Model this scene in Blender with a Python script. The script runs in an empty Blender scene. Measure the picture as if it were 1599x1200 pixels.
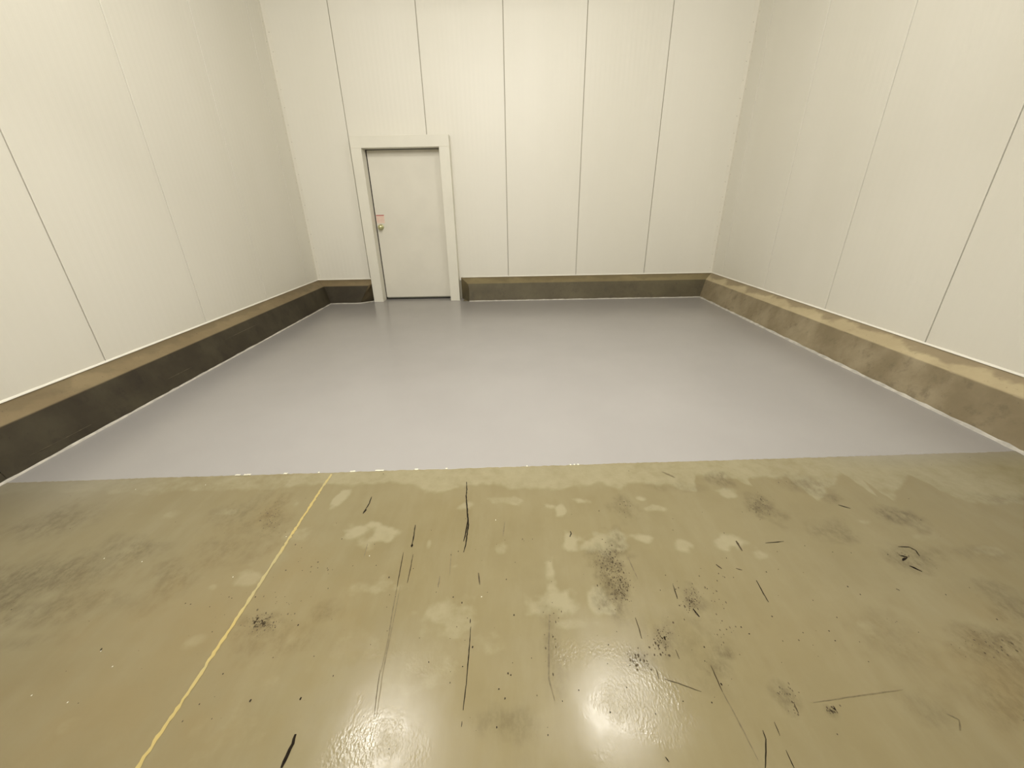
import bpy, bmesh, math, random
import numpy as np
from mathutils import Matrix, Vector

random.seed(7)
rng = np.random.default_rng(11)
scn = bpy.context.scene
C = scn.collection

# ------------------------------------------------------------------ camera, world, light, exposure
F_PX, PITCH, YAW, ROLL, CAM_Z = 628.33, 23.918, 0.2193, -1.112, 1.42
cam_d = bpy.data.cameras.new('camera')
cam_d.sensor_fit = 'HORIZONTAL'; cam_d.sensor_width = 36.0
cam_d.lens = 36.0 * F_PX / 1599.0
cam_d.clip_start = 0.05; cam_d.clip_end = 60
cam = bpy.data.objects.new('camera', cam_d); C.objects.link(cam)
CAM_R = (Matrix.Rotation(math.radians(YAW), 3, 'Z') @ Matrix.Rotation(math.radians(90 - PITCH), 3, 'X')
         @ Matrix.Rotation(math.radians(ROLL), 3, 'Z'))
cam.matrix_world = Matrix.Translation((0, 0, CAM_Z)) @ CAM_R.to_4x4()
scn.camera = cam

world = bpy.data.worlds.new('world'); scn.world = world; world.use_nodes = True
world.node_tree.nodes['Background'].inputs[0].default_value = (0.02, 0.02, 0.02, 1)
world.node_tree.nodes['Background'].inputs[1].default_value = 0.0

scn.view_settings.view_transform = 'Standard'
scn.view_settings.look = 'None'
scn.view_settings.gamma = 1.0
scn.view_settings.use_curve_mapping = False
scn.view_settings.exposure = 0.07

# room dimensions (metres); the camera stands at x = 0, y = 0
XL, XR, D, H, YF = -3.210, 3.307, 6.810, 4.3, -4.2
HK, HE, TI, TB = 0.348, 0.266, 0.146, 0.251       # kerb: height at wall, height of its edge, edge inset, base inset
LIGHT_COLOR = (1.0, 0.965, 0.89)
LIGHT_Z = H - 0.16
# ceiling lamps, then added fill fittings: x, y, watts and beam of the downward panel, watts and tilt (degrees) of the fill panel added to brighten the far wall
LAMPS = [(1.13, 2.80, 16.0, 88, 30.0, 48), (-1.49, 2.50, 14.0, 88, 28.0, 48), (-0.10, 0.50, 18.0, 75, 75.0, 60), (-0.10, -2.00, 0.0, 105, 110.0, 65)]  # last two fittings are unseen, added to balance the room's brightness
def lamp(x, y, z, tilt, sx, sy, watts, spread):
    ld = bpy.data.lights.new('lamp_and_fill_light', 'AREA')
    ld.shape = 'RECTANGLE'; ld.size = sx; ld.size_y = sy
    ld.energy = watts; ld.color = LIGHT_COLOR; ld.spread = math.radians(spread)
    lo = bpy.data.objects.new('lamp_and_fill_light', ld); C.objects.link(lo)
    lo.location = (x, y, z); lo.rotation_euler = (tilt, 0, 0)
for lx, ly, wd, beam, ww, wt in LAMPS:
    if wd: lamp(lx, ly, LIGHT_Z - 0.003, 0.0, 0.28, 0.17, wd, beam)
    if ww: lamp(lx, ly + 0.235, LIGHT_Z + 0.055, math.radians(wt), 0.90, 0.16, ww, 180)  # added fill light aimed at the far wall

def at(px, py, z=0.0):
    """a point of the photograph as a point on the level z"""
    d = CAM_R @ Vector(((px - 799.5) / F_PX, (600 - py) / F_PX, -1.0))
    t = (z - CAM_Z) / d.z
    return Vector((d.x * t, d.y * t, z))

# ------------------------------------------------------------------ materials
MATS = {}
def srgb(r, g, b):
    f = lambda c: (c / 255) / 12.92 if c / 255 <= 0.04045 else ((c / 255 + 0.055) / 1.055) ** 2.4
    return (f(r), f(g), f(b), 1)

class NT:
    def __init__(s, name):
        s.m = bpy.data.materials.new(name); s.m.use_nodes = True
        s.t = s.m.node_tree; s.n = s.t.nodes; s.l = s.t.links
        s.b = s.n['Principled BSDF']; MATS[name] = s.m
    def new(s, kind, **kw):
        n = s.n.new(kind)
        for k, v in kw.items(): setattr(n, k, v)
        return n
    def put(s, sock, v):
        if hasattr(v, 'is_linked'): s.l.new(v, sock)
        else: sock.default_value = v
    def pos(s, scale=(1, 1, 1)):
        g = s.new('ShaderNodeNewGeometry'); m = s.new('ShaderNodeMapping')
        s.l.new(g.outputs['Position'], m.inputs['Vector']); m.inputs['Scale'].default_value = scale
        return m.outputs['Vector']
    def noise(s, vec, scale, detail=4, rough=0.55):
        n = s.new('ShaderNodeTexNoise'); s.l.new(vec, n.inputs['Vector'])
        n.inputs['Scale'].default_value = scale; n.inputs['Detail'].default_value = detail
        n.inputs['Roughness'].default_value = rough
        return n.outputs['Fac']
    def ramp(s, fac, a, b):
        n = s.new('ShaderNodeMapRange', interpolation_type='SMOOTHSTEP'); s.l.new(fac, n.inputs['Value'])
        n.inputs['From Min'].default_value = a; n.inputs['From Max'].default_value = b
        return n.outputs['Result']
    def mix(s, fac, a, b, mode='MIX'):
        n = s.new('ShaderNodeMix', data_type='RGBA', blend_type=mode)
        s.put(n.inputs[0], fac); s.put(n.inputs[6], a); s.put(n.inputs[7], b)
        return n.outputs[2]
    def math(s, op, a, b=0.0):
        n = s.new('ShaderNodeMath', operation=op)
        s.put(n.inputs[0], a); s.put(n.inputs[1], b)
        return n.outputs[0]
    def attr(s, name):
        n = s.new('ShaderNodeAttribute'); n.attribute_name = name
        return n.outputs['Fac']
    def bump(s, h, strength, dist, normal=None):
        n = s.new('ShaderNodeBump'); s.l.new(h, n.inputs['Height'])
        n.inputs['Strength'].default_value = strength; n.inputs['Distance'].default_value = dist
        if normal is not None: s.l.new(normal, n.inputs['Normal'])
        return n.outputs['Normal']
    def out(s, color, rough, normal=None, metallic=0.0, spec=0.5):
        s.put(s.b.inputs['Base Color'], color); s.put(s.b.inputs['Roughness'], rough)
        s.b.inputs['Metallic'].default_value = metallic
        s.b.inputs['Specular IOR Level'].default_value = spec
        if normal is not None: s.l.new(normal, s.b.inputs['Normal'])
        return s.m

def panel_material():
    t = NT('white_panel_steel')
    g = t.new('ShaderNodeNewGeometry'); sp = t.new('ShaderNodeSeparateXYZ'); t.l.new(g.outputs['Position'], sp.inputs[0])
    run = t.math('ADD', sp.outputs['X'], sp.outputs['Y'])
    wave = t.math('SINE', t.math('MULTIPLY', run, 2 * math.pi / 0.066))
    rib = t.ramp(wave, -0.5, 0.5)
    n1 = t.noise(t.pos((1, 1, 0.25)), 0.9, 3)
    col = t.mix(t.ramp(n1, 0.35, 0.65), (0.760, 0.735, 0.650, 1), (0.785, 0.760, 0.680, 1))
    fine = t.noise(t.pos((1, 1, 1)), 160, 2)
    nrm = t.bump(rib, 0.09, 0.004)
    nrm = t.bump(fine, 0.03, 0.001, nrm)
    t.out(col, 0.42, nrm, spec=0.35)
panel_material()

def plain(name, col, rough, var=0.06, scale=6, metallic=0.0, spec=0.5, bump=0.0, bscale=200):
    t = NT(name)
    n = t.noise(t.pos(), scale, 4)
    c2 = tuple(max(0, c * (1 - var * 2)) for c in col[:3]) + (1,)
    cc = t.mix(t.ramp(n, 0.3, 0.7), c2, col)
    nrm = t.bump(t.noise(t.pos(), bscale, 3), bump, 0.002) if bump else None
    t.out(cc, rough, nrm, metallic, spec)
plain('white_trim_steel', (0.79, 0.76, 0.67, 1), 0.4, 0.02, 2, spec=0.4)
plain('white_frame', (0.775, 0.75, 0.655, 1), 0.42, 0.02, 3, spec=0.4)
plain('door_skin', (0.745, 0.715, 0.625, 1), 0.45, 0.025, 2.2, spec=0.35)
plain('white_caulk', (0.86, 0.83, 0.74, 1), 0.6, 0.03, 9)
plain('joint_backing', (0.40, 0.37, 0.29, 1), 0.8)
plain('grey_caulk', (0.56, 0.53, 0.47, 1), 0.55, 0.15, 14)
plain('rivet_steel', (0.52, 0.50, 0.42, 1), 0.4, spec=0.5)
plain('brass', (0.60, 0.59, 0.33, 1), 0.28, 0.03, 10, metallic=0.85)
plain('rubber_grey', (0.20, 0.20, 0.16, 1), 0.7)
plain('rubber_black', (0.02, 0.018, 0.015, 1), 0.8)
plain('notice_paper', (0.80, 0.63, 0.53, 1), 0.6, 0.03, 30)
plain('notice_red', (0.42, 0.06, 0.05, 1), 0.6, 0.03, 30)
plain('notice_pink', (0.74, 0.47, 0.40, 1), 0.6, 0.03, 30)
plain('fixture_white', (0.8, 0.8, 0.78, 1), 0.5)
plain('ceiling_white', (0.70, 0.68, 0.60, 1), 0.6)
plain('tape_white', (0.66, 0.62, 0.50, 1), 0.5)

def kerb_material(name, base, light, dark, top=None, rear_amt=0.4):
    """cast concrete; 'top' tells the bare trowelled top from the sealed face by the mesh attribute top"""
    t = NT(name)
    p = t.pos()
    a = t.ramp(t.noise(p, 2.3, 5, 0.6), 0.35, 0.68)
    b = t.ramp(t.noise(p, 9, 5, 0.65), 0.52, 0.72)
    c = t.ramp(t.noise(t.pos((1, 1, 3)), 5, 4, 0.6), 0.56, 0.75)
    col = t.mix(a, base, light)
    col = t.mix(t.math('MULTIPLY', b, 0.45), col, dark)
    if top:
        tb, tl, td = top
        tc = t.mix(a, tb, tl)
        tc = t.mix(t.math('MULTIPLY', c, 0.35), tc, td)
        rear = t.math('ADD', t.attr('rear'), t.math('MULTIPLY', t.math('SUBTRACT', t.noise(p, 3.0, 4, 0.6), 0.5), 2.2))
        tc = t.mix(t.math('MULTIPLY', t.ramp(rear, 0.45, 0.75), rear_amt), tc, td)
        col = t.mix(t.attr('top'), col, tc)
    col = t.mix(t.math('MULTIPLY', t.ramp(t.noise(p, 46, 3), 0.66, 0.76), 0.5), col, dark)
    nrm = t.bump(t.noise(p, 30, 6, 0.65), 0.25, 0.006)
    t.out(col, 0.62, nrm, spec=0.35)
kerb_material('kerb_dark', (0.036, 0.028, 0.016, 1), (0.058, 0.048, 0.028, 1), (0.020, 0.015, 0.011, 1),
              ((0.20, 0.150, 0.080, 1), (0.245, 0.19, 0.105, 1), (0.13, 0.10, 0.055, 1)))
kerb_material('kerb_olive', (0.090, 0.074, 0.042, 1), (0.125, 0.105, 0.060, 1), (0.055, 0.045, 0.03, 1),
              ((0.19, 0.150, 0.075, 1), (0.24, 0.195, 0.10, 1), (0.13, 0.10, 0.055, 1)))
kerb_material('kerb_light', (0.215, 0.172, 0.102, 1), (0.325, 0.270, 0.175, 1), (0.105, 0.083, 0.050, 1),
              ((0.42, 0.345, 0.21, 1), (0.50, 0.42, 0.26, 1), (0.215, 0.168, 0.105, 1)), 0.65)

def concrete_material():
    t = NT('worn_concrete')
    p = t.pos()
    big = t.ramp(t.noise(p, 0.7, 4), 0.3, 0.7)
    mid = t.ramp(t.noise(p, 2.6, 6, 0.62), 0.35, 0.7)
    streak = t.ramp(t.noise(t.pos((3.2, 0.7, 1)), 2.4, 5, 0.65), 0.40, 0.72)
    col = t.mix(big, (0.190, 0.156, 0.079, 1), (0.208, 0.178, 0.100, 1))
    col = t.mix(t.math('MULTIPLY', mid, 0.45), col, (0.169, 0.139, 0.070, 1))
    col = t.mix(t.math('MULTIPLY', streak, 0.35), col, (0.230, 0.200, 0.119, 1))
    # dry pale residue, broken up by fine and coarse mottling
    e1 = t.math('SUBTRACT', t.noise(p, 15, 6, 0.68), 0.5)
    e2 = t.math('SUBTRACT', t.noise(t.pos((1, .6, 1)), 5.5, 3, 0.6), 0.5)
    la = t.math('ADD', t.attr('pale'), t.math('ADD', t.math('MULTIPLY', e1, 0.85), t.math('MULTIPLY', e2, 0.55)))
    lm = t.ramp(la, 0.22, 0.92)
    col = t.mix(t.math('MULTIPLY', lm, 0.56), col, (0.308, 0.281, 0.180, 1))
    grey = t.attr('haze')
    col = t.mix(t.math('MULTIPLY', grey, 0.7), col, (0.244, 0.225, 0.180, 1))
    # grimy and rusty patches
    br = t.math('MULTIPLY', t.attr('grime'), t.ramp(t.noise(t.pos((1.3, .8, 1)), 24, 6, 0.72), 0.36, 0.66))
    col = t.mix(t.math('MULTIPLY', br, 0.72), col, (0.064, 0.049, 0.023, 1))
    soft = t.math('MULTIPLY', t.attr('grime'), t.ramp(t.noise(t.pos((1.2, .9, 1)), 6, 4, 0.6), 0.30, 0.62))
    col = t.mix(t.math('MULTIPLY', soft, 0.40), col, (0.105, 0.083, 0.042, 1))
    rust = t.attr('rust')
    col = t.mix(t.math('MULTIPLY', rust, 0.55), col, (0.198, 0.143, 0.058, 1))
    sp = t.ramp(t.noise(p, 60, 3, 0.7), 0.70, 0.78)
    col = t.mix(t.math('MULTIPLY', sp, 0.35), col, (0.076, 0.060, 0.031, 1))
    dry = t.ramp(t.noise(p, 4.2, 4, 0.6), 0.38, 0.62)
    rough = t.math('ADD', t.math('MULTIPLY', dry, 0.08), 0.18)
    peel_zone = t.ramp(t.math('ADD', t.attr('peel'), t.math('MULTIPLY', t.math('SUBTRACT', t.noise(p, 6, 4, 0.6), 0.5), 1.3)), 0.20, 0.85)
    orange = t.noise(t.pos((1.0, 0.6, 1.0)), 135, 2, 0.5)
    nrm = t.bump(t.math('MULTIPLY', t.math('SUBTRACT', orange, 0.5), peel_zone), 0.20, 0.004)
    nrm = t.bump(t.noise(p, 9, 3), 0.03, 0.012, nrm)
    t.out(col, rough, nrm, spec=0.5)
concrete_material()

def coating_material():
    t = NT('grey_floor_coating')
    p = t.pos()
    col = t.mix(t.ramp(t.noise(p, 1.2, 3), 0.3, 0.7), (0.305, 0.291, 0.281, 1), (0.320, 0.306, 0.295, 1))
    rough = 0.235
    t.out(col, rough, None, spec=0.5)
coating_material()

def yellow_material():
    t = NT('yellow_sealant')
    p = t.pos()
    col = t.mix(t.ramp(t.noise(p, 5, 4), 0.35, 0.65), (0.41, 0.315, 0.105, 1), (0.34, 0.29, 0.135, 1))
    t.out(col, 0.5, t.bump(t.noise(p, 90, 3), 0.3, 0.003))
yellow_material()

plain('scuff_dark', (0.016, 0.011, 0.006, 1), 0.8, 0.3, 60, spec=0.1)
plain('scratch_tan', (0.13, 0.105, 0.062, 1), 0.7, 0.2, 60)
plain('speck_brown', (0.085, 0.064, 0.034, 1), 0.7, 0.2, 60, spec=0.15)
plain('scuff_faint', (0.145, 0.116, 0.060, 1), 0.5, 0.15, 60, spec=0.3)
plain('scuff_brown', (0.055, 0.040, 0.020, 1), 0.7, 0.2, 60, spec=0.15)

em = NT('lamp_diffuser')
em.b.inputs['Base Color'].default_value = (0.9, 0.88, 0.8, 1)
em.b.inputs['Emission Color'].default_value = LIGHT_COLOR + (1,)
em.b.inputs['Emission Strength'].default_value = 2.0

# ------------------------------------------------------------------ helpers
def link(name, me, mat, parent=None):
    o = bpy.data.objects.new(name, me); C.objects.link(o)
    if mat and not me.materials: me.materials.append(MATS[mat])
    if parent is not None: o.parent = parent
    return o
def obj(name, bm, mat, parent=None, smooth=False):
    bmesh.ops.recalc_face_normals(bm, faces=bm.faces[:])
    me = bpy.data.meshes.new(name); bm.to_mesh(me); bm.free()
    if smooth:
        for f in me.polygons: f.use_smooth = True
    return link(name, me, mat, parent)
def empty(name, loc=(0, 0, 0)):
    o = bpy.data.objects.new(name, None); C.objects.link(o); o.location = loc
    o.empty_display_size = 0.2
    return o
def tag(o, label, cat, kind=None, group=None):
    o['label'] = label; o['category'] = cat
    if kind: o['kind'] = kind
    if group: o['group'] = group
    return o
def box(bm, x0, x1, y0, y1, z0, z1, bevel=0.0, seg=1):
    r = bmesh.ops.create_cube(bm, size=1.0)
    vs = r['verts']
    for v in vs:
        v.co = Vector(((x0 + x1) / 2 + v.co.x * (x1 - x0), (y0 + y1) / 2 + v.co.y * (y1 - y0), (z0 + z1) / 2 + v.co.z * (z1 - z0)))
    if bevel:
        es = list({e for v in vs for e in v.link_edges})
        bmesh.ops.bevel(bm, geom=es, offset=bevel, segments=seg, affect='EDGES', profile=0.6)
def prism(bm, pts, push):
    """polygon of 3-D points pushed along a vector"""
    a = [bm.verts.new(p) for p in pts]; b = [bm.verts.new(Vector(p) + Vector(push)) for p in pts]
    bm.faces.new(a); bm.faces.new(b[::-1])
    n = len(a)
    for i in range(n): bm.faces.new((a[i], a[(i + 1) % n], b[(i + 1) % n], b[i]))
def lathe(bm, prof, cx, cy, cz, axis='y', seg=24):
    """profile of (radius, distance towards the room) turned round an axis that points at -y"""
    rings = []
    for r, h in prof:
        ring = []
        for k in range(seg):
            a = 2 * math.pi * k / seg
            ring.append(bm.verts.new((cx + r * math.cos(a), cy - h, cz + r * math.sin(a))))
        rings.append(ring)
    for i in range(len(rings) - 1):
        for k in range(seg):
            bm.faces.new((rings[i][k], rings[i][(k + 1) % seg], rings[i + 1][(k + 1) % seg], rings[i + 1][k]))
    bm.faces.new(rings[0][::-1]); bm.faces.new(rings[-1])

# ------------------------------------------------------------------ floor: bare concrete with its wear
def grid_noise(x, y, cell, seed):
    r = np.random.default_rng(seed).random((128, 128))
    u = x / cell; v = y / cell
    i = np.floor(u).astype(int); j = np.floor(v).astype(int); fu = u - i; fv = v - j
    fu = fu * fu * (3 - 2 * fu); fv = fv * fv * (3 - 2 * fv)
    g = lambda a, b: r[a % 128, b % 128]
    return (g(i, j) * (1 - fu) + g(i + 1, j) * fu) * (1 - fv) + (g(i, j + 1) * (1 - fu) + g(i + 1, j + 1) * fu) * fv
def fbm(x, y, cell, seed):
    return grid_noise(x, y, cell, seed) * .5 + grid_noise(x, y, cell / 2.1, seed + 1) * .3 + grid_noise(x, y, cell / 4.3, seed + 2) * .2

# near edge of the grey coating (y at x), measured on the floor
EDGE_X = [XL, XR]
def coat_edge(x):
    return 1.915 + (x - XL) / (XR - XL) * (2.067 - 1.915)

def build_floor():
    xs = np.linspace(XL - 0.1, XR + 0.1, 760)
    ys = np.concatenate([np.linspace(YF - 0.1, 0.30, 12)[:-1], np.arange(0.30, 2.25, 0.0085), np.linspace(2.26, D + 0.2, 14)])
    X, Y = np.meshgrid(xs, ys)
    nx, ny = len(xs), len(ys)
    co = np.stack([X.ravel(), Y.ravel(), np.zeros(nx * ny)], 1)
    idx = np.arange(nx * ny).reshape(ny, nx)
    quads = np.stack([idx[:-1, :-1], idx[:-1, 1:], idx[1:, 1:], idx[1:, :-1]], -1).reshape(-1, 4)
    me = bpy.data.meshes.new('floor')
    me.vertices.add(len(co)); me.vertices.foreach_set('co', co.ravel())
    me.loops.add(quads.size); me.loops.foreach_set('vertex_index', quads.ravel().astype(np.int32))
    me.polygons.add(len(quads)); me.polygons.foreach_set('loop_start', np.arange(0, quads.size, 4, dtype=np.int32))
    me.update(calc_edges=True); me.validate()
    x, y = co[:, 0], co[:, 1]
    wob = (fbm(x, y, 0.16, 3) - 0.5)
    wob2 = (fbm(x + 7, y + 3, 0.07, 9) - 0.5)
    def blob(c, rx, ry, soft=0.5, rough=0.9):
        a = at(*c)
        ex = abs(at(c[0] + rx, c[1]).x - a.x)
        ey = abs(at(c[0], c[1] - ry).y - at(c[0], c[1] + ry).y) / 2
        lean = (at(c[0], c[1] - ry).x - at(c[0], c[1] + ry).x) / (2 * ey)
        dy = (y - a.y); dx = (x - a.x) - 0.0 * lean * dy
        d = np.sqrt((dx / ex) ** 2 + (dy / ey) ** 2) + rough * 2.6 * wob + rough * 1.8 * wob2
        return np.clip((1 + soft - d) / (2 * soft), 0, 1)
    pale = np.zeros(len(co))
    # dusty strip left along the edge of the coating, with its wavy outline
    wavy = [(-140, 778), (0, 773), (100, 772), (200, 771), (300, 770), (400, 766), (450, 760), (500, 758), (600, 757), (640, 760),
            (660, 770), (690, 772), (720, 760), (770, 756), (785, 765), (820, 765), (870, 766), (890, 760), (935, 758),
            (965, 764), (980, 755), (1020, 757), (1050, 764), (1085, 766), (1087, 744), (1110, 745), (1140, 748),
            (1170, 750), (1179, 764), (1192, 746), (1228, 745), (1238, 752), (1262, 778), (1282, 788), (1290, 763), (1303, 762),
            (1318, 742), (1350, 752), (1372, 778), (1398, 786), (1408, 760), (1420, 742), (1452, 758), (1480, 775), (1530, 790),
            (1599, 792), (1700, 800)]
    w = [at(*q) for q in wavy]
    wx = np.array([q.x for q in w]); wy = np.array([q.y for q in w])
    o = np.argsort(wx)
    lim = np.interp(x, wx[o], wy[o]) + 0.07 * wob + 0.05 * wob2
    strip = np.clip((y - lim) / 0.045 + 0.5, 0, 1)
    pale = np.maximum(pale, strip * np.where(x < -1.3, 0.50, 0.66))
    P = [((560, 834), 34, 15, .95), ((600, 833), 26, 11, .8), ((531, 780), 8, 10, .9), ((466, 786), 16, 10, .6), ((475, 835), 20, 9, .5),
         ((727, 788), 9, 6, .7), ((790, 781), 16, 5, .6), ((670, 850), 5, 12, .6), ((700, 960), 38, 34, .55), ((660, 985), 30, 22, .4),
         ((590, 917), 45, 14, .5), ((710, 885), 18, 8, .5), ((782, 860), 12, 14, .5), ((937, 848), 26, 14, 1.), ((945, 866), 14, 8, .7),
         ((888, 850), 11, 16, .9), ((868, 935), 22, 28, .95), ((852, 950), 25, 14, .7), ((858, 885), 10, 20, .8), ((934, 934), 12, 22, .8),
         ((946, 948), 10, 10, .8), ((1006, 840), 14, 7, .9), ((1068, 850), 11, 8, .8), ((1140, 772), 15, 10, .8), ((1142, 846), 20, 10, .8),
         ((908, 783), 12, 5, .8), ((876, 797), 6, 8, .8), ((856, 791), 8, 4, .7), ((808, 782), 12, 6, .7), ((1020, 794), 14, 4, .6),
         ((1000, 780), 7, 4, .7), ((1185, 865), 10, 10, .6), ((385, 905), 26, 12, .8), ((330, 918), 9, 6, .6), ((378, 838), 24, 7, .5),
         ((305, 1000), 12, 10, .6), ((270, 803), 24, 6, .4), ((208, 803), 14, 7, .4), ((360, 800), 18, 6, .5), ((108, 1134), 10, 10, .45),
         ((1345, 815), 12, 5, .6), ((1440, 840), 20, 6, .4), ((1352, 980), 12, 10, .5), ((1540, 860), 24, 6, .4), ((430, 1060), 60, 50, .35),
         ((370, 1130), 40, 60, .42), ((640, 1060), 60, 40, .35), ((560, 1010), 40, 30, .35), ((895, 975), 40, 10, .5), ((760, 1000), 26, 20, .4)]
    for c, rx, ry, s in P: pale = np.maximum(pale, blob(c, rx, ry) * s)
    grime = np.zeros(len(co))
    G = [((955, 892), 24, 40, 1.), ((965, 925), 16, 22, .9), ((1187, 790), 18, 16, .9), ((1080, 938), 14, 18, .9), ((412, 975), 26, 16, 1.),
         ((424, 808), 14, 22, .8), ((395, 820), 30, 26, .4), ((1035, 1000), 14, 24, .8), ((1000, 1028), 20, 14, .6), ((1135, 1022), 14, 9, .9),
         ((1125, 1042), 20, 14, .6), ((1535, 1010), 60, 30, .9), ((1585, 950), 30, 30, .8), ((1225, 1085), 16, 16, .7), ((1298, 1111), 9, 9, .9),
         ((1415, 872), 26, 16, .6), ((1400, 808), 22, 12, 1.), ((1310, 830), 24, 14, .5), ((1300, 780), 12, 7, .7), ((1260, 755), 26, 10, .6),
         ((1120, 747), 14, 6, .7), ((1130, 752), 14, 8, .6), ((1500, 865), 50, 10, .4), ((20, 920), 70, 36, .8), ((90, 820), 50, 20, .55), ((50, 960), 60, 26, .6), ((130, 890), 60, 20, .5), ((350, 860), 40, 30, .5), ((330, 850), 18, 12, .6), ((260, 895), 26, 20, .6), ((505, 955), 16, 12, .5), ((455, 1000), 40, 20, .35), ((390, 1010), 20, 16, .5), ((375, 805), 30, 20, .5),
         ((215, 860), 50, 18, .55), ((265, 905), 40, 24, .5), ((40, 1005), 34, 14, .55), ((170, 940), 60, 16, .4), ((975, 792), 14, 12, .5), ((1550, 1080), 60, 40, .6),
         ((860, 1000), 12, 50, .4), ((1450, 1110), 40, 24, .4), ((1050, 760), 30, 6, .3), ((1075, 1000), 70, 50, .22), ((1420, 1010), 50, 40, .25),
         ((780, 1130), 40, 20, .4), ((1580, 780), 40, 8, .5)]
    for c, rx, ry, s in G: grime = np.maximum(grime, blob(c, rx, ry, .7) * s)
    rust = np.zeros(len(co))
    for c, rx, ry, s in [((300, 980), 170, 110, .75), ((200, 1120), 160, 90, .8), ((60, 1080), 90, 70, .6), ((335, 880), 60, 60, .5),
                         ((1560, 1060), 90, 80, .7), ((1540, 960), 50, 30, .5), ((1330, 990), 120, 70, .2), ((420, 805), 24, 22, .6)]:
        rust = np.maximum(rust, blob(c, rx, ry, .9, .5) * s)
    # thin film of coating where its edge was feathered out by the kerbs
    haze = np.zeros(len(co))
    ce = coat_edge(x)
    haze = np.clip(1 - (ce - y) / 0.16, 0, 1) * np.clip((x - 1.75) / 0.5, 0, 1) * 0.9
    haze = np.maximum(haze, np.clip(1.15 - (ce - y) / 0.42, 0, 1) * np.clip((-1.95 - x) / 0.6, 0, 1) * 0.75)
    # ripply, orange-peel finish in places
    peel = np.zeros(len(co))
    for c, rx, ry, k in [((1000, 1115), 50, 75, 1.), ((930, 1015), 60, 16, .9), ((575, 1165), 45, 45, 1.), ((640, 1020), 60, 22, .7), ((690, 1000), 50, 20, .5),
                         ((1040, 1060), 50, 40, .6), ((840, 1140), 20, 30, .5), ((740, 1150), 40, 30, .4)]:
        peel = np.maximum(peel, blob(c, rx * 1.15, ry * 1.15, 1.0, 1.3) * k * 0.8)
    for nm, arr in (('peel', peel), ('pale', pale), ('grime', grime), ('rust', rust), ('haze', haze)):
        a = me.attributes.new(nm, 'FLOAT', 'POINT'); a.data.foreach_set('value', arr.astype(np.float32))
    # slab below
    bm = bmesh.new(); bm.from_mesh(me)
    box(bm, XL - 0.1, XR + 0.1, YF - 0.1, D + 0.2, -0.2, -0.002)
    bm.to_mesh(me); bm.free()
    f = link('floor', me, 'worn_concrete')
    return tag(f, 'worn olive-tan concrete floor with pale patches and scuffs, bare nearest the camera', 'floor', 'structure')
floor = build_floor()

# grey coating: a thin poured layer on the far part of the floor
def build_coating():
    bm = bmesh.new(); T = 0.0018
    xs = np.linspace(XL + TB - 0.02, XR - TB + 0.02, 420)
    front = []
    for x in xs:
        j = 0.010 * (float(fbm(np.array([x]), np.array([0.3]), 0.35, 21)[0]) - 0.5) + 0.006 * (random.random() - 0.5)
        front.append((x, coat_edge(x) + j))
    lo = [bm.verts.new((x, y - 0.003, 0.0002)) for x, y in front]
    hi = [bm.verts.new((x, y, T)) for x, y in front]
    bk = [bm.verts.new((x, D - TB + 0.02, T)) for x, y in front]
    en = [bm.verts.new((x, D + 0.085, T)) for x, y in front]
    for i in range(len(xs) - 1):
        bm.faces.new((lo[i], lo[i + 1], hi[i + 1], hi[i]))
        bm.faces.new((hi[i], hi[i + 1], bk[i + 1], bk[i]))
        if -2.33 < xs[i] < -0.80:
            bm.faces.new((bk[i], bk[i + 1], en[i + 1], en[i]))
    bmesh.ops.delete(bm, geom=[v for v in en if not v.link_faces], context='VERTS')
    bm.normal_update()
    me = bpy.data.meshes.new('floor_coating')
    for f in bm.faces:
        if f.normal.z < 0: f.normal_flip()
    bm.to_mesh(me); bm.free()
    o = link('floor_coating', me, 'grey_floor_coating')
    return tag(o, 'smooth satin grey floor coating covering the far part of the floor up to the door', 'floor coating', 'structure')
coating = build_coating()

# ------------------------------------------------------------------ walls of steel-faced panels
PANEL_T, GAP, PZ0 = 0.014, 0.009, 0.30
DOOR_X0, DOOR_X1, DOOR_Z = -2.122, -1.008, 2.212          # clear opening of the frame
NX0, NX1, NZ = -2.16, -0.97, 2.26                          # hole in the wall behind the frame

def panel_mesh(poly, axis_push, parent):
    bm = bmesh.new(); prism(bm, poly, axis_push)
    vert = [e for e in bm.edges if abs(e.verts[0].co.x - e.verts[1].co.x) < 1e-6 and abs(e.verts[0].co.y - e.verts[1].co.y) < 1e-6]
    bmesh.ops.bevel(bm, geom=vert, offset=0.0022, segments=1, affect='EDGES')
    return obj('wall_panel', bm, 'white_panel_steel', parent)

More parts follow.
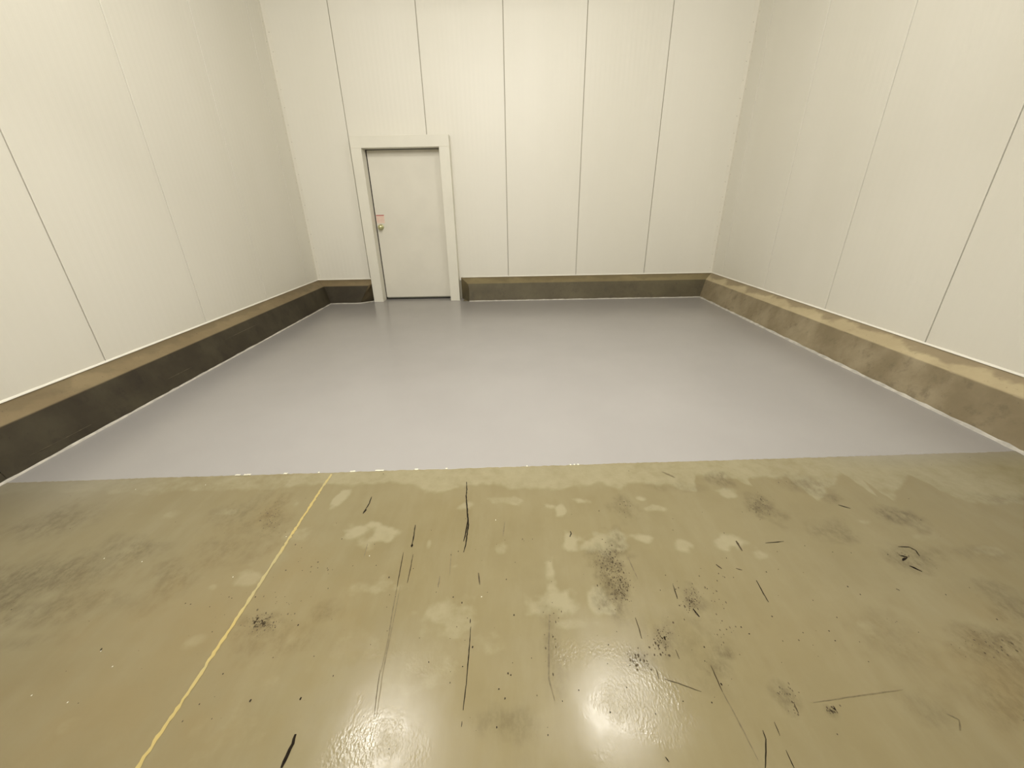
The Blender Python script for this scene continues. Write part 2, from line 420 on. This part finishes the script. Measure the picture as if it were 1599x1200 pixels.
def wall_back():
    bm = bmesh.new()
    y = D + PANEL_T
    prism(bm, [(XL - 0.1, y, 0), (NX0, y, 0), (NX0, y, NZ), (NX1, y, NZ), (NX1, y, 0), (XR + 0.1, y, 0), (XR + 0.1, y, H), (XL - 0.1, y, H)], (0, 0.075, 0))
    box(bm, XL - 0.1, XR + 0.1, D + 0.0895, D + 0.16, 0, H)
    w = obj('wall_back', bm, 'joint_backing')
    tag(w, 'cream steel-panel wall at the far end around the closed door', 'wall', 'structure')
    s = [XL, -2.336, -1.1926, -0.0506, 1.0623, 2.1863, XR]
    for a, b in zip(s[:-1], s[1:]):
        x0 = a + (GAP / 2 if a != XL else 0); x1 = b - (GAP / 2 if b != XR else 0)
        if x0 < NX0 < x1:
            poly = [(x0, PZ0), (NX0, PZ0), (NX0, NZ), (x1, NZ), (x1, H), (x0, H)]
        elif x0 < NX1 < x1:
            poly = [(x0, NZ), (NX1, NZ), (NX1, PZ0), (x1, PZ0), (x1, H), (x0, H)]
        else:
            poly = [(x0, PZ0), (x1, PZ0), (x1, H), (x0, H)]
        panel_mesh([(px, D, pz) for px, pz in poly], (0, PANEL_T - 0.0005, 0), w)
    return w
wall_back()

def wall_side(name, x, sgn, seams, label):
    bm = bmesh.new()
    a, b = x + sgn * PANEL_T, x + sgn * 0.12
    box(bm, min(a, b), max(a, b), YF, D + 0.013, 0, H)
    w = obj(name, bm, 'joint_backing'); tag(w, label, 'wall', 'structure')
    s = [YF] + seams + [D]
    for a, b in zip(s[:-1], s[1:]):
        y0 = a + (GAP / 2 if a != YF else 0); y1 = b - (GAP / 2 if b != D else 0)
        panel_mesh([(x, y0, PZ0), (x, y1, PZ0), (x, y1, H), (x, y0, H)], (sgn * (PANEL_T - 0.0005), 0, 0), w)
wall_side('wall_left', XL, -1, [-2.75, -1.60, -0.455, 0.69, 1.84, 2.988, 4.138, 5.288, 6.44], 'cream steel-panel wall on the left above the dark kerb')
wall_side('wall_right', XR, 1, [-2.60, -1.46, -0.32, 0.82, 1.95, 3.075, 4.200, 5.325, 6.45], 'cream steel-panel wall on the right above the pale kerb')

bm = bmesh.new(); box(bm, XL - 0.1, XR + 0.1, YF - 0.12, YF, 0, H)
tag(obj('wall_front', bm, 'white_frame'), 'cream wall behind the camera', 'wall', 'structure')
bm = bmesh.new(); box(bm, XL - 0.12, XR + 0.12, YF - 0.12, D + 0.16, H, H + 0.12)
tag(obj('ceiling', bm, 'ceiling_white'), 'cream ceiling of the empty room', 'ceiling', 'structure')

# ------------------------------------------------------------------ corner flashings with rivets
def rivet_mesh():
    bm = bmesh.new(); lathe(bm, [(0.0055, 0), (0.0055, 0.001), (0.0035, 0.0026)], 0, 0, 0, seg=8)
    bmesh.ops.recalc_face_normals(bm, faces=bm.faces[:])
    me = bpy.data.meshes.new('rivet'); bm.to_mesh(me); bm.free(); me.materials.append(MATS['rivet_steel'])
    return me
RIVET = rivet_mesh()
def corner_trim(name, x, sgn, zj, label):
    """sgn = +1 when the room lies towards +x"""
    root = empty(name, (x, D, HK)); tag(root, label, 'corner trim', 'structure')
    Wd, T = 0.055, 0.0016
    for k, (z0, z1) in enumerate(((HK, zj), (zj - 0.012, H))):
        t = T * (1 + 0.9 * k); wd = Wd + 0.006 * k
        bm = bmesh.new()
        pts = [(x, D), (x + sgn * wd, D), (x + sgn * wd, D - t), (x + sgn * t, D - t), (x + sgn * t, D - wd), (x, D - wd)]
        prism(bm, [(a, b, z0) for a, b in pts], (0, 0, z1 - z0))
        o = obj('flashing', bm, 'white_trim_steel'); o.parent = root; o.matrix_parent_inverse = Matrix.Translation((-x, -D, -HK))
    z = 0.43; n = 0
    while z < H - 0.6:
        for side in (0, 1):
            r = link('rivet', RIVET, None, root)
            tt = T * (1.9 if z > zj else 1.0)
            if side == 0:
                r.location = (sgn * 0.041, -tt, z - HK)
            else:
                r.location = (sgn * tt, -0.041, z + 0.10 - HK); r.rotation_euler = (0, 0, sgn * math.pi / 2)
        z += 0.2105
corner_trim('trim_1', XL, 1, 3.17, 'cream corner flashing with rivets beside the left wall')
corner_trim('trim_2', XR, -1, 3.50, 'cream corner flashing with rivets beside the right wall')

# ------------------------------------------------------------------ concrete kerbs
def kerb_profile():
    """(offset from wall, height, is_top) from the floor up to the wall; the edge is slightly rounded"""
    base = (TB, 0.0); edge = (TI, HE); top = (0.0, HK)
    pts = []
    for t in (0, .25, .5, .75, .975):
        pts.append((base[0] + (edge[0] - base[0]) * t, edge[1] * t, 0.0))
    pts.append((TI, HE, 0.5))
    for t in (.05, .35, .65, 1.0):
        pts.append((edge[0] + (top[0] - edge[0]) * t, edge[1] + (top[1] - edge[1]) * t, 1.0))
    return pts
PROF = kerb_profile()
def kerb_section(place, s0, s1, mat, parent, amp=0.004, seed=1, cut0=None, cut1=None):
    """place(s, offset, z) -> point; cut0/cut1(offset) shift the ends (mitres)"""
    n = max(2, int((s1 - s0) / 0.05))
    bm = bmesh.new(); lay = bm.verts.layers.float.new('top'); lay2 = bm.verts.layers.float.new('rear')
    rings = []
    for i in range(n + 1):
        ring = []
        for j, (o, z, tp) in enumerate(PROF):
            a = s0 + (cut0(o) if cut0 else 0); b = s1 - (cut1(o) if cut1 else 0)
            s = a + (b - a) * i / n
            q = place(s, o, z)
            k = 0.0 if j in (0, len(PROF) - 1) or (i in (0, n)) else 1.0
            e1 = float(fbm(np.array([s + seed * 3.7]), np.array([j * 0.05]), 0.5, seed)[0] - .5)
            e2 = float(fbm(np.array([s * 1.0 + seed]), np.array([j * 0.11]), 0.12, seed + 5)[0] - .5)
            d = amp * k * (1.6 * e1 + 1.4 * e2)
            q2 = place(s, o + d * (1 if tp < 1 else 0.2), z + d * (0.3 if tp < 1 else 0.9))
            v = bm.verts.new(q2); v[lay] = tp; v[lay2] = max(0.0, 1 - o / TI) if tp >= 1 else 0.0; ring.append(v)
        v = bm.verts.new(place(s0 + (cut0(0) if cut0 else 0) + ((s1 - (cut1(0) if cut1 else 0)) - (s0 + (cut0(0) if cut0 else 0))) * i / n, 0.0, 0.0)); ring.append(v)
        rings.append(ring)
    m = len(rings[0])
    for i in range(n):
        for j in range(m):
            bm.faces.new((rings[i][j], rings[i][(j + 1) % m], rings[i + 1][(j + 1) % m], rings[i + 1][j]))
    bm.faces.new(rings[0]); bm.faces.new(rings[-1][::-1])
    o = obj('kerb_section', bm, mat, parent)
    for f in o.data.polygons: f.use_smooth = len(f.vertices) == 4
    o.data.set_sharp_from_angle(angle=0.42)
    return o
def kerb_empty(name, loc, label):
    return tag(empty(name, (0, 0, 0)), label, 'kerb', 'structure')

kl = kerb_empty('baseboard_left', (XL, 0, 0), 'dark brown concrete kerb with sloped top along the left wall')
pl = lambda s, o, z: (XL + o, s, z)
cuts = [YF, -1.6, 1.935, D]
for i, (a, b) in enumerate(zip(cuts[:-1], cuts[1:])):
    last = i == len(cuts) - 2
    kerb_section(pl, a + 0.0015, b - (0 if last else 0.0015), 'kerb_dark', kl, seed=10 + i, cut1=(lambda o: o) if last else None)

def on_left_face(px, py):
    d = CAM_R @ Vector(((px - 799.5) / F_PX, (600 - py) / F_PX, -1.0))
    k = (TB - TI) / HE
    t = (XL + TB - k * CAM_Z) / (d.x + k * d.z)
    return Vector((d.x * t, d.y * t, CAM_Z + d.z * t))
for (p0, p1, w) in (((45, 712), (92, 689), .004), ((92, 689), (142, 663), .006), ((262, 592), (300, 573), .004), ((352, 530), (405, 505), .004), ((385, 545), (420, 527), .003)):
    a, b = on_left_face(*p0), on_left_face(*p1)
    bm = bmesh.new(); out = Vector((0.004, 0, 0)); up = Vector((-0.37, 0, 0.93))
    vs = []
    n = 8
    for i in range(n + 1):
        q = a.lerp(b, i / n) + out; ww = w * (0.2 + random.random()) * (0.3 + math.sin(math.pi * i / n))
        vs.append((bm.verts.new(q + up * ww / 2), bm.verts.new(q - up * ww / 2)))
    for i in range(n): bm.faces.new((vs[i][0], vs[i][1], vs[i + 1][1], vs[i + 1][0]))
    obj('scratch', bm, 'scratch_tan', kl)

kr = kerb_empty('baseboard_right', (XR, 0, 0), 'pale tan concrete kerb with chipped sloped top along the right wall')
pr = lambda s, o, z: (XR - o, s, z)
cuts = [YF, -1.2, 2.03, 5.76, D]
for i, (a, b) in enumerate(zip(cuts[:-1], cuts[1:])):
    last = i == len(cuts) - 2
    kerb_section(pr, a + 0.002, b - (0 if last else 0.002), 'kerb_light', kr, amp=0.014, seed=30 + i, cut1=(lambda o: o) if last else None)

kb = kerb_empty('baseboard_back', (0, D, 0), 'olive-brown concrete kerb along the far wall on both sides of the door')
pb = lambda s, o, z: (s, D - o, z)
kerb_section(pb, XL, -2.285, 'kerb_dark', kb, seed=51, cut0=lambda o: o, cut1=lambda o: max(0, o - 0.10) * 1.3)
kerb_section(pb, -0.835, XR, 'kerb_olive', kb, seed=61, cut0=lambda o: max(0.0, o - 0.004) * 0.85 if o < 0.17 else 0.141 , cut1=lambda o: o)

# ------------------------------------------------------------------ beads of sealant
def bead(name, pts, r, mat, label, up, parent=None, wob=0.25):
    """three-sided bead laid in a corner along a polyline; up = two unit vectors spanning the corner"""
    bm = bmesh.new(); rings = []
    P = []
    for a, b in zip(pts[:-1], pts[1:]):
        a, b = Vector(a), Vector(b); n = max(1, int((b - a).length / 0.06))
        P += [a.lerp(b, i / n) for i in range(n)]
    P.append(Vector(pts[-1]))
    for q in P:
        k = r * (1 + wob * (random.random() * 2 - 1))
        rings.append([bm.verts.new(q), bm.verts.new(q + up[0] * k), bm.verts.new(q + (up[0] + up[1]) * k * 0.62), bm.verts.new(q + up[1] * k)])
    for a, b in zip(rings[:-1], rings[1:]):
        for j in range(4): bm.faces.new((a[j], a[(j + 1) % 4], b[(j + 1) % 4], b[j]))
    bm.faces.new(rings[0]); bm.faces.new(rings[-1][::-1])
    o = obj(name, bm, mat, parent)
    if parent is None: tag(o, label, 'sealant bead', 'structure')
    return o
X_, Y_, Z_ = Vector((1, 0, 0)), Vector((0, 1, 0)), Vector((0, 0, 1))
zc = 0.0019
bead('trim_3', [(XL + TB - 0.001, YF, zc), (XL + TB - 0.001, D - TB, zc)], 0.011, 'grey_caulk', 'thin pale sealant bead at the foot of the left kerb', (X_, Z_))
bead('trim_4', [(XR - TB + 0.001, YF, zc), (XR - TB + 0.001, D - TB, zc)], 0.017, 'grey_caulk', 'thin pale sealant bead at the foot of the right kerb', (-X_, Z_))
bead('trim_5', [(-0.694, D - TB, zc), (XR - TB, D - TB, zc)], 0.012, 'grey_caulk', 'thin pale sealant bead at the foot of the far kerb, right of the door', (-Y_, Z_))
bead('trim_6', [(XL + TB, D - TB, zc), (-2.48, D - TB, zc), (-2.29, D - 0.115, zc)], 0.012, 'grey_caulk', 'thin pale sealant bead at the foot of the far kerb, left of the door', (-Y_, Z_))
bead('trim_7', [(XL, YF, HK), (XL, D, HK)], 0.012, 'white_caulk', 'white caulk line where the left wall meets its kerb', (X_, Z_), wob=.1)
bead('trim_8', [(XR, YF, HK), (XR, D, HK)], 0.012, 'white_caulk', 'white caulk line where the right wall meets its kerb', (-X_, Z_), wob=.1)
bead('trim_9', [(-0.80, D, HK), (XR, D, HK)], 0.012, 'white_caulk', 'white caulk line where the far wall meets its kerb right of the door', (-Y_, Z_), wob=.1)
bead('trim_10', [(XL, D, HK), (-2.29, D, HK)], 0.012, 'white_caulk', 'white caulk line where the far wall meets its kerb left of the door', (-Y_, Z_), wob=.1)

# ------------------------------------------------------------------ door
YJ, YL = D - 0.165, D + 0.022           # face of the frame, face of the leaf
dr = tag(empty('door_1', (0, 0, 0)), 'closed cream door in a deep cream frame on the far wall', 'door', 'structure')
bm = bmesh.new(); box(bm, DOOR_X0 - 0.152, DOOR_X0, YJ, D + 0.02, 0.001, DOOR_Z, 0.004, 2); obj('door_jamb', bm, 'white_frame', dr)
bm = bmesh.new(); box(bm, DOOR_X1, DOOR_X1 + 0.150, YJ, D + 0.02, 0.001, DOOR_Z, 0.004, 2); obj('door_jamb', bm, 'white_frame', dr)
bm = bmesh.new(); box(bm, DOOR_X0 - 0.152, DOOR_X1 + 0.150, YJ, D + 0.02, DOOR_Z, DOOR_Z + 0.152, 0.004, 2); obj('door_head', bm, 'white_frame', dr)
bm = bmesh.new(); box(bm, DOOR_X0 + 0.012, DOOR_X1 - 0.004, YL, YL + 0.05, 0.040, DOOR_Z - 0.008, 0.003, 2)
leaf = obj('door_leaf', bm, 'door_skin', dr)
bm = bmesh.new(); box(bm, DOOR_X0 + 0.02, DOOR_X1 - 0.006, YL + 0.004, YL + 0.02, 0.022, 0.041, 0.001); sw = obj('door_sweep', bm, 'rubber_grey', leaf); sw['label'] = 'grey rubber door sweep'
bm = bmesh.new(); box(bm, DOOR_X0 + 0.02, DOOR_X1 - 0.006, YL + 0.02, YL + 0.045, 0.004, 0.041); obj('door_seal', bm, 'rubber_black', leaf)
bm = bmesh.new(); box(bm, DOOR_X0 + 0.0005, DOOR_X0 + 0.0115, YL + 0.01, YL + 0.03, 0.004, DOOR_Z - 0.001); obj('door_gasket', bm, 'rubber_black', leaf)
bm = bmesh.new(); box(bm, DOOR_X0 + 0.012, DOOR_X1 - 0.0005, YL + 0.01, YL + 0.03, DOOR_Z - 0.0075, DOOR_Z - 0.0005); obj('door_gasket', bm, 'rubber_black', leaf)
bm = bmesh.new(); box(bm, -1.42, DOOR_X1 - 0.006, YL - 0.0015, YL + 0.001, 0.045, 0.095, 0.0006); obj('kick_strip', bm, 'door_skin', leaf)
kx, kz = -2.043, 1.146
bm = bmesh.new()
lathe(bm, [(0.040, 0.0), (0.040, 0.005), (0.034, 0.011), (0.016, 0.014), (0.015, 0.034), (0.026, 0.040), (0.035, 0.050), (0.038, 0.062),
           (0.035, 0.073), (0.024, 0.082), (0.008, 0.085)], kx, YL, kz, seg=28)
k = obj('door_knob', bm, 'brass', leaf, True); k['label'] = 'round brass door knob'
# the small pink notice above the knob
nx0, nx1, nz0, nz1 = -2.104, -1.977, 1.200, 1.323
bm = bmesh.new(); box(bm, nx0, nx1, YL - 0.0016, YL - 0.0001, nz0, nz1)
no = obj('notice', bm, 'notice_paper', leaf); no['label'] = 'small pink notice with a dark red top edge'
bm = bmesh.new(); box(bm, nx0 + 0.002, nx1 - 0.001, YL - 0.0022, YL - 0.0017, nz1 - 0.011, nz1 - 0.0005); obj('notice_band', bm, 'notice_red', leaf)
bm = bmesh.new()
box(bm, nx0 + 0.004, nx1 - 0.004, YL - 0.0021, YL - 0.0017, nz1 - 0.021, nz1 - 0.012)
for i in range(6):
    z = nz1 - 0.030 - i * 0.0125
    x = nx0 + 0.05
    while x < nx1 - 0.014:
        w = random.uniform(0.008, 0.022)
        box(bm, x, min(x + w, nx1 - 0.006), YL - 0.0021, YL - 0.0017, z - 0.004, z)
        x += w + 0.005
for q in range(2):
    box(bm, nx0 + 0.012 + q * 0.016, nx0 + 0.019 + q * 0.016, YL - 0.0021, YL - 0.0017, nz0 + 0.02, nz1 - 0.03)
obj('notice_print', bm, 'notice_pink', leaf)

# ------------------------------------------------------------------ marks on the bare concrete
def strip_mark(name, pts, w, mat, z=0.0005, taper=True, jit=0.25, label=None):
    P = [at(*q) for q in pts]
    Q = []
    for a, b in zip(P[:-1], P[1:]):
        n = max(2, int((b - a).length / 0.012)); Q += [a.lerp(b, i / n) for i in range(n)]
    Q.append(P[-1])
    bm = bmesh.new(); L = []; R = []
    n = len(Q)
    for i, q in enumerate(Q):
        d = (Q[min(i + 1, n - 1)] - Q[max(i - 1, 0)]); d.z = 0; d.normalize(); s = Vector((-d.y, d.x, 0))
        k = w * 0.5 * (1 + jit * (random.random() * 2 - 1))
        if taper: k *= 0.25 + 0.75 * math.sin(math.pi * (0.04 + 0.92 * i / (n - 1))) ** 0.6
        off = s * w * jit * (random.random() - 0.5)
        L.append(bm.verts.new(q + off + s * k + Z_ * z)); R.append(bm.verts.new(q + off - s * k + Z_ * z))
    for i in range(n - 1): bm.faces.new((L[i], R[i], R[i + 1], L[i + 1]))
    o = obj(name, bm, mat, floor)
    if label: o['label'] = label
    return o

strip_mark('joint_sealant', [(518, 741), (500, 767), (430, 875), (400, 921), (350, 997), (300, 1073), (215, 1199), (150, 1297)], 0.0115, 'yellow_sealant', 0.0012, False, 0.35,
           'yellow sealant line filling the floor joint')
DARK = [([(728.5, 753), (729, 765), (728, 775), (729, 790), (730.5, 810), (731.5, 820), (729, 838), (727, 852), (724, 863)], .0065),
        ([(730.5, 812), (728, 828), (726, 838), (724, 846)], .006),
        ([(580.5, 776), (576, 788), (568, 800)], .006), ([(572, 796), (566.5, 802.5)], .010),
        ([(648.5, 820), (646.5, 836), (643, 853)], .005), ([(643.6, 850), (642.8, 855)], .009),
        ([(735, 979), (733, 1010), (728, 1070), (723, 1110)], .0035), ([(734.5, 967), (734, 974)], .004), ([(721.5, 1127), (720.5, 1136)], .003),
        ([(462, 1147), (457, 1162), (449, 1180), (440, 1200)], .011),
        ([(890.5, 830), (892, 834), (889.5, 839)], .006),
        ([(1181, 907), (1190, 924), (1200, 941)], .005), ([(1082, 951), (1092, 964)], .008),
        ([(1051, 914), (1058, 936)], .004), ([(1195, 848.5), (1210, 847.5), (1224, 846)], .005),
        ([(1191, 1141), (1196, 1155), (1196, 1175), (1195, 1202)], .0035), ([(1209, 1128), (1214, 1140), (1218, 1150)], .002),
        ([(1227, 1172), (1234, 1187), (1241, 1202)], .003), ([(1402, 854), (1420, 855), (1430, 860), (1436, 869)], .006),
        ([(1405, 868), (1416, 870), (1409, 876)], .010), ([(1420, 884), (1440, 893)], .009), ([(1309, 789), (1328, 794.5)], .006),
        ([(1039, 1183), (1045, 1191)], .004), ([(1399, 920), (1405, 923)], .005)]
BROWN = [([(1149, 845), (1159, 861)], .009), ([(1118, 882), (1127, 889)], .008), ([(1149, 888), (1159, 891)], .005),
         ([(992, 965), (998, 982), (1002, 998)], .004),
         ([(1037, 1061), (1060, 1068), (1095, 1081)], .003), ([(1025, 1046), (1029, 1061)], .003),
         ([(1110, 1040), (1120, 1062), (1128, 1081)], .004), ([(1055, 1015), (1061, 1030)], .003),
         ([(747, 895), (749, 914)], .005), ([(630, 863), (625, 890), (620, 917)], .004),
         ([(645, 866), (641, 888), (636, 911)], .0035), ([(594, 1046), (590, 1070), (584, 1120)], .002), ([(1240, 1100), (1247, 1115)], .004)]
FAINT = [([(1033, 737), (1054, 746)], .012), ([(788, 815), (787, 826), (785, 838)], .005), ([(687, 900), (684, 918)], .006), ([(620, 918), (612, 960), (606, 1000), (595, 1050)], .004),
         ([(625, 917), (616, 962), (598, 1050), (588, 1120)], .003), ([(1270, 1098), (1310, 1092), (1350, 1086), (1410, 1078)], .004),
         ([(1128, 1081), (1145, 1112), (1165, 1150), (1185, 1190)], .004), ([(705, 860), (702, 900)], .003), ([(574, 850), (568, 872)], .004),
         ([(858, 960), (857, 1010), (857, 1060), (866, 1095)], .006), ([(1478, 1115), (1498, 1125), (1500, 1142)], .006), ([(980, 870), (996, 905)], .004)]
for pts, w in DARK: strip_mark('scuff_mark', pts, w, 'scuff_dark')
for pts, w in BROWN: strip_mark('scuff_mark', pts, w, 'scuff_brown', 0.0004)
for pts, w in FAINT: strip_mark('scuff_mark', pts, w, 'scuff_faint', 0.0003)

def specks(name, clusters, mat, label, rmin, rmax, z):
    bm = bmesh.new()
    for (cx, cy), sx, sy, n in clusters:
        for _ in range(n):
            q = at(random.gauss(cx, sx), random.gauss(cy, sy))
            if q.y > coat_edge(q.x) - 0.01 or abs(q.x) > 2.9: continue
            r = random.uniform(rmin, rmax) * (0.6 + random.random())
            a0 = random.random() * 6.28; st = random.uniform(0.8, 2.0)
            vs = []
            for k in range(5):
                a = a0 + k * 2 * math.pi / 5; rr = r * random.uniform(0.6, 1.2)
                vs.append(bm.verts.new((q.x + rr * math.cos(a), q.y + rr * st * math.sin(a), z)))
            bm.faces.new(vs)
    o = obj(name, bm, mat, floor); o['kind'] = 'stuff'
    if label: o['label'] = label
specks('dirt_specks', [((952, 885), 11, 16, 190), ((970, 920), 8, 14, 110), ((975, 795), 7, 7, 10), ((1187, 790), 10, 8, 70), ((408, 974), 12, 7, 110),
                       ((423, 808), 8, 12, 60), ((1080, 938), 7, 11, 70), ((1033, 1000), 6, 14, 60), ((1000, 1030), 10, 8, 40), ((1300, 1110), 4, 4, 16),
                       ((1220, 1080), 8, 5, 14), ((1240, 1100), 5, 8, 10), ((1415, 870), 8, 6, 14), ((1120, 920), 12, 16, 16), ((1130, 990), 12, 14, 14),
                       ((480, 885), 30, 14, 18), ((445, 950), 16, 14, 18), ((1540, 1005), 24, 12, 30), ((820, 845), 6, 3, 6), ((860, 960), 8, 30, 24)],
       'speck_brown', 'scattered fine dark dirt specks', 0.0012, 0.0028, 0.0006)
specks('grit', [((800, 950), 330, 120, 150), ((1250, 930), 200, 110, 60), ((300, 950), 200, 100, 40)], 'scuff_dark', 'scattered black grit', 0.001, 0.0022, 0.0006)
# flecks of masking tape left along the coating edge
for px, w in ((385, .04), (445, .02), (497, .008), (550, .03), (592, .05), (650, .02), (697, .012), (823, .006), (891, .008), (897, .008), (903, .010), (370, .03)):
    q = at(px, 740); y = coat_edge(q.x); x = at(px, 740 - (px - 500) * 0.0325).x
    bm = bmesh.new()
    n = 5; a = [bm.verts.new((x - w / 2 + w * i / n, y - 0.006 - random.random() * 0.004, 0.003)) for i in range(n + 1)]
    b = [bm.verts.new((x - w / 2 + w * i / n, y + 0.001 + random.random() * 0.004, 0.0034)) for i in range(n + 1)]
    for i in range(n): bm.faces.new((a[i], a[i + 1], b[i + 1], b[i]))
    obj('tape_fleck', bm, 'tape_white', coating)
# pale crumbs on the concrete
bm = bmesh.new()
for px, py in ((163, 873), (222, 878), (321, 758), (212, 765), (447, 839), (577, 869), (176, 1042), (106, 1098), (50, 1087), (364, 902), (752, 933), (774, 813), (158, 1018)):
    q = at(px, py); r = 0.0022
    bmesh.ops.create_icosphere(bm, subdivisions=1, radius=r, matrix=Matrix.Translation((q.x, q.y, 0.002)) @ Matrix.Diagonal((1, 1.3, 0.5, 1)))
o = obj('crumbs', bm, 'tape_white', floor); o['kind'] = 'stuff'

# ------------------------------------------------------------------ ceiling lights, plus added fill fittings and panels (above the picture)
NAMES = ('white ceiling light fitting with an added tilted fill panel on the right half of the ceiling',
         'white ceiling light fitting with an added tilted fill panel on the left half of the ceiling', 'added white fill light fitting over the middle of the near floor', 'added white fill light fitting behind the camera')
for i, (lx, ly, wd, beam, ww, wt) in enumerate(LAMPS):
    r = tag(empty('ceiling_and_fill_light', (lx, ly, H)), NAMES[i], 'ceiling light', None, 'ceiling light fittings')
    bm = bmesh.new(); box(bm, -0.50, 0.50, -0.15, 0.15, -0.13, -0.0005, 0.01, 2); obj('housing', bm, 'fixture_white', r)
    bm = bmesh.new(); box(bm, -0.17, 0.17, -0.11, 0.11, -0.157, -0.131, 0.006, 2); obj('diffuser', bm, 'lamp_diffuser', r)
    if ww:  # body of the added far-wall fill panel
        bm = bmesh.new(); box(bm, -0.47, 0.47, -0.10, 0.10, 0.002, 0.03, 0.006, 2)
        M = Matrix.Translation((0, 0.230, -0.100)) @ Matrix.Rotation(math.radians(wt), 4, 'X')
        bmesh.ops.transform(bm, matrix=M, verts=bm.verts[:]); obj('fill_wing', bm, 'fixture_white', r)
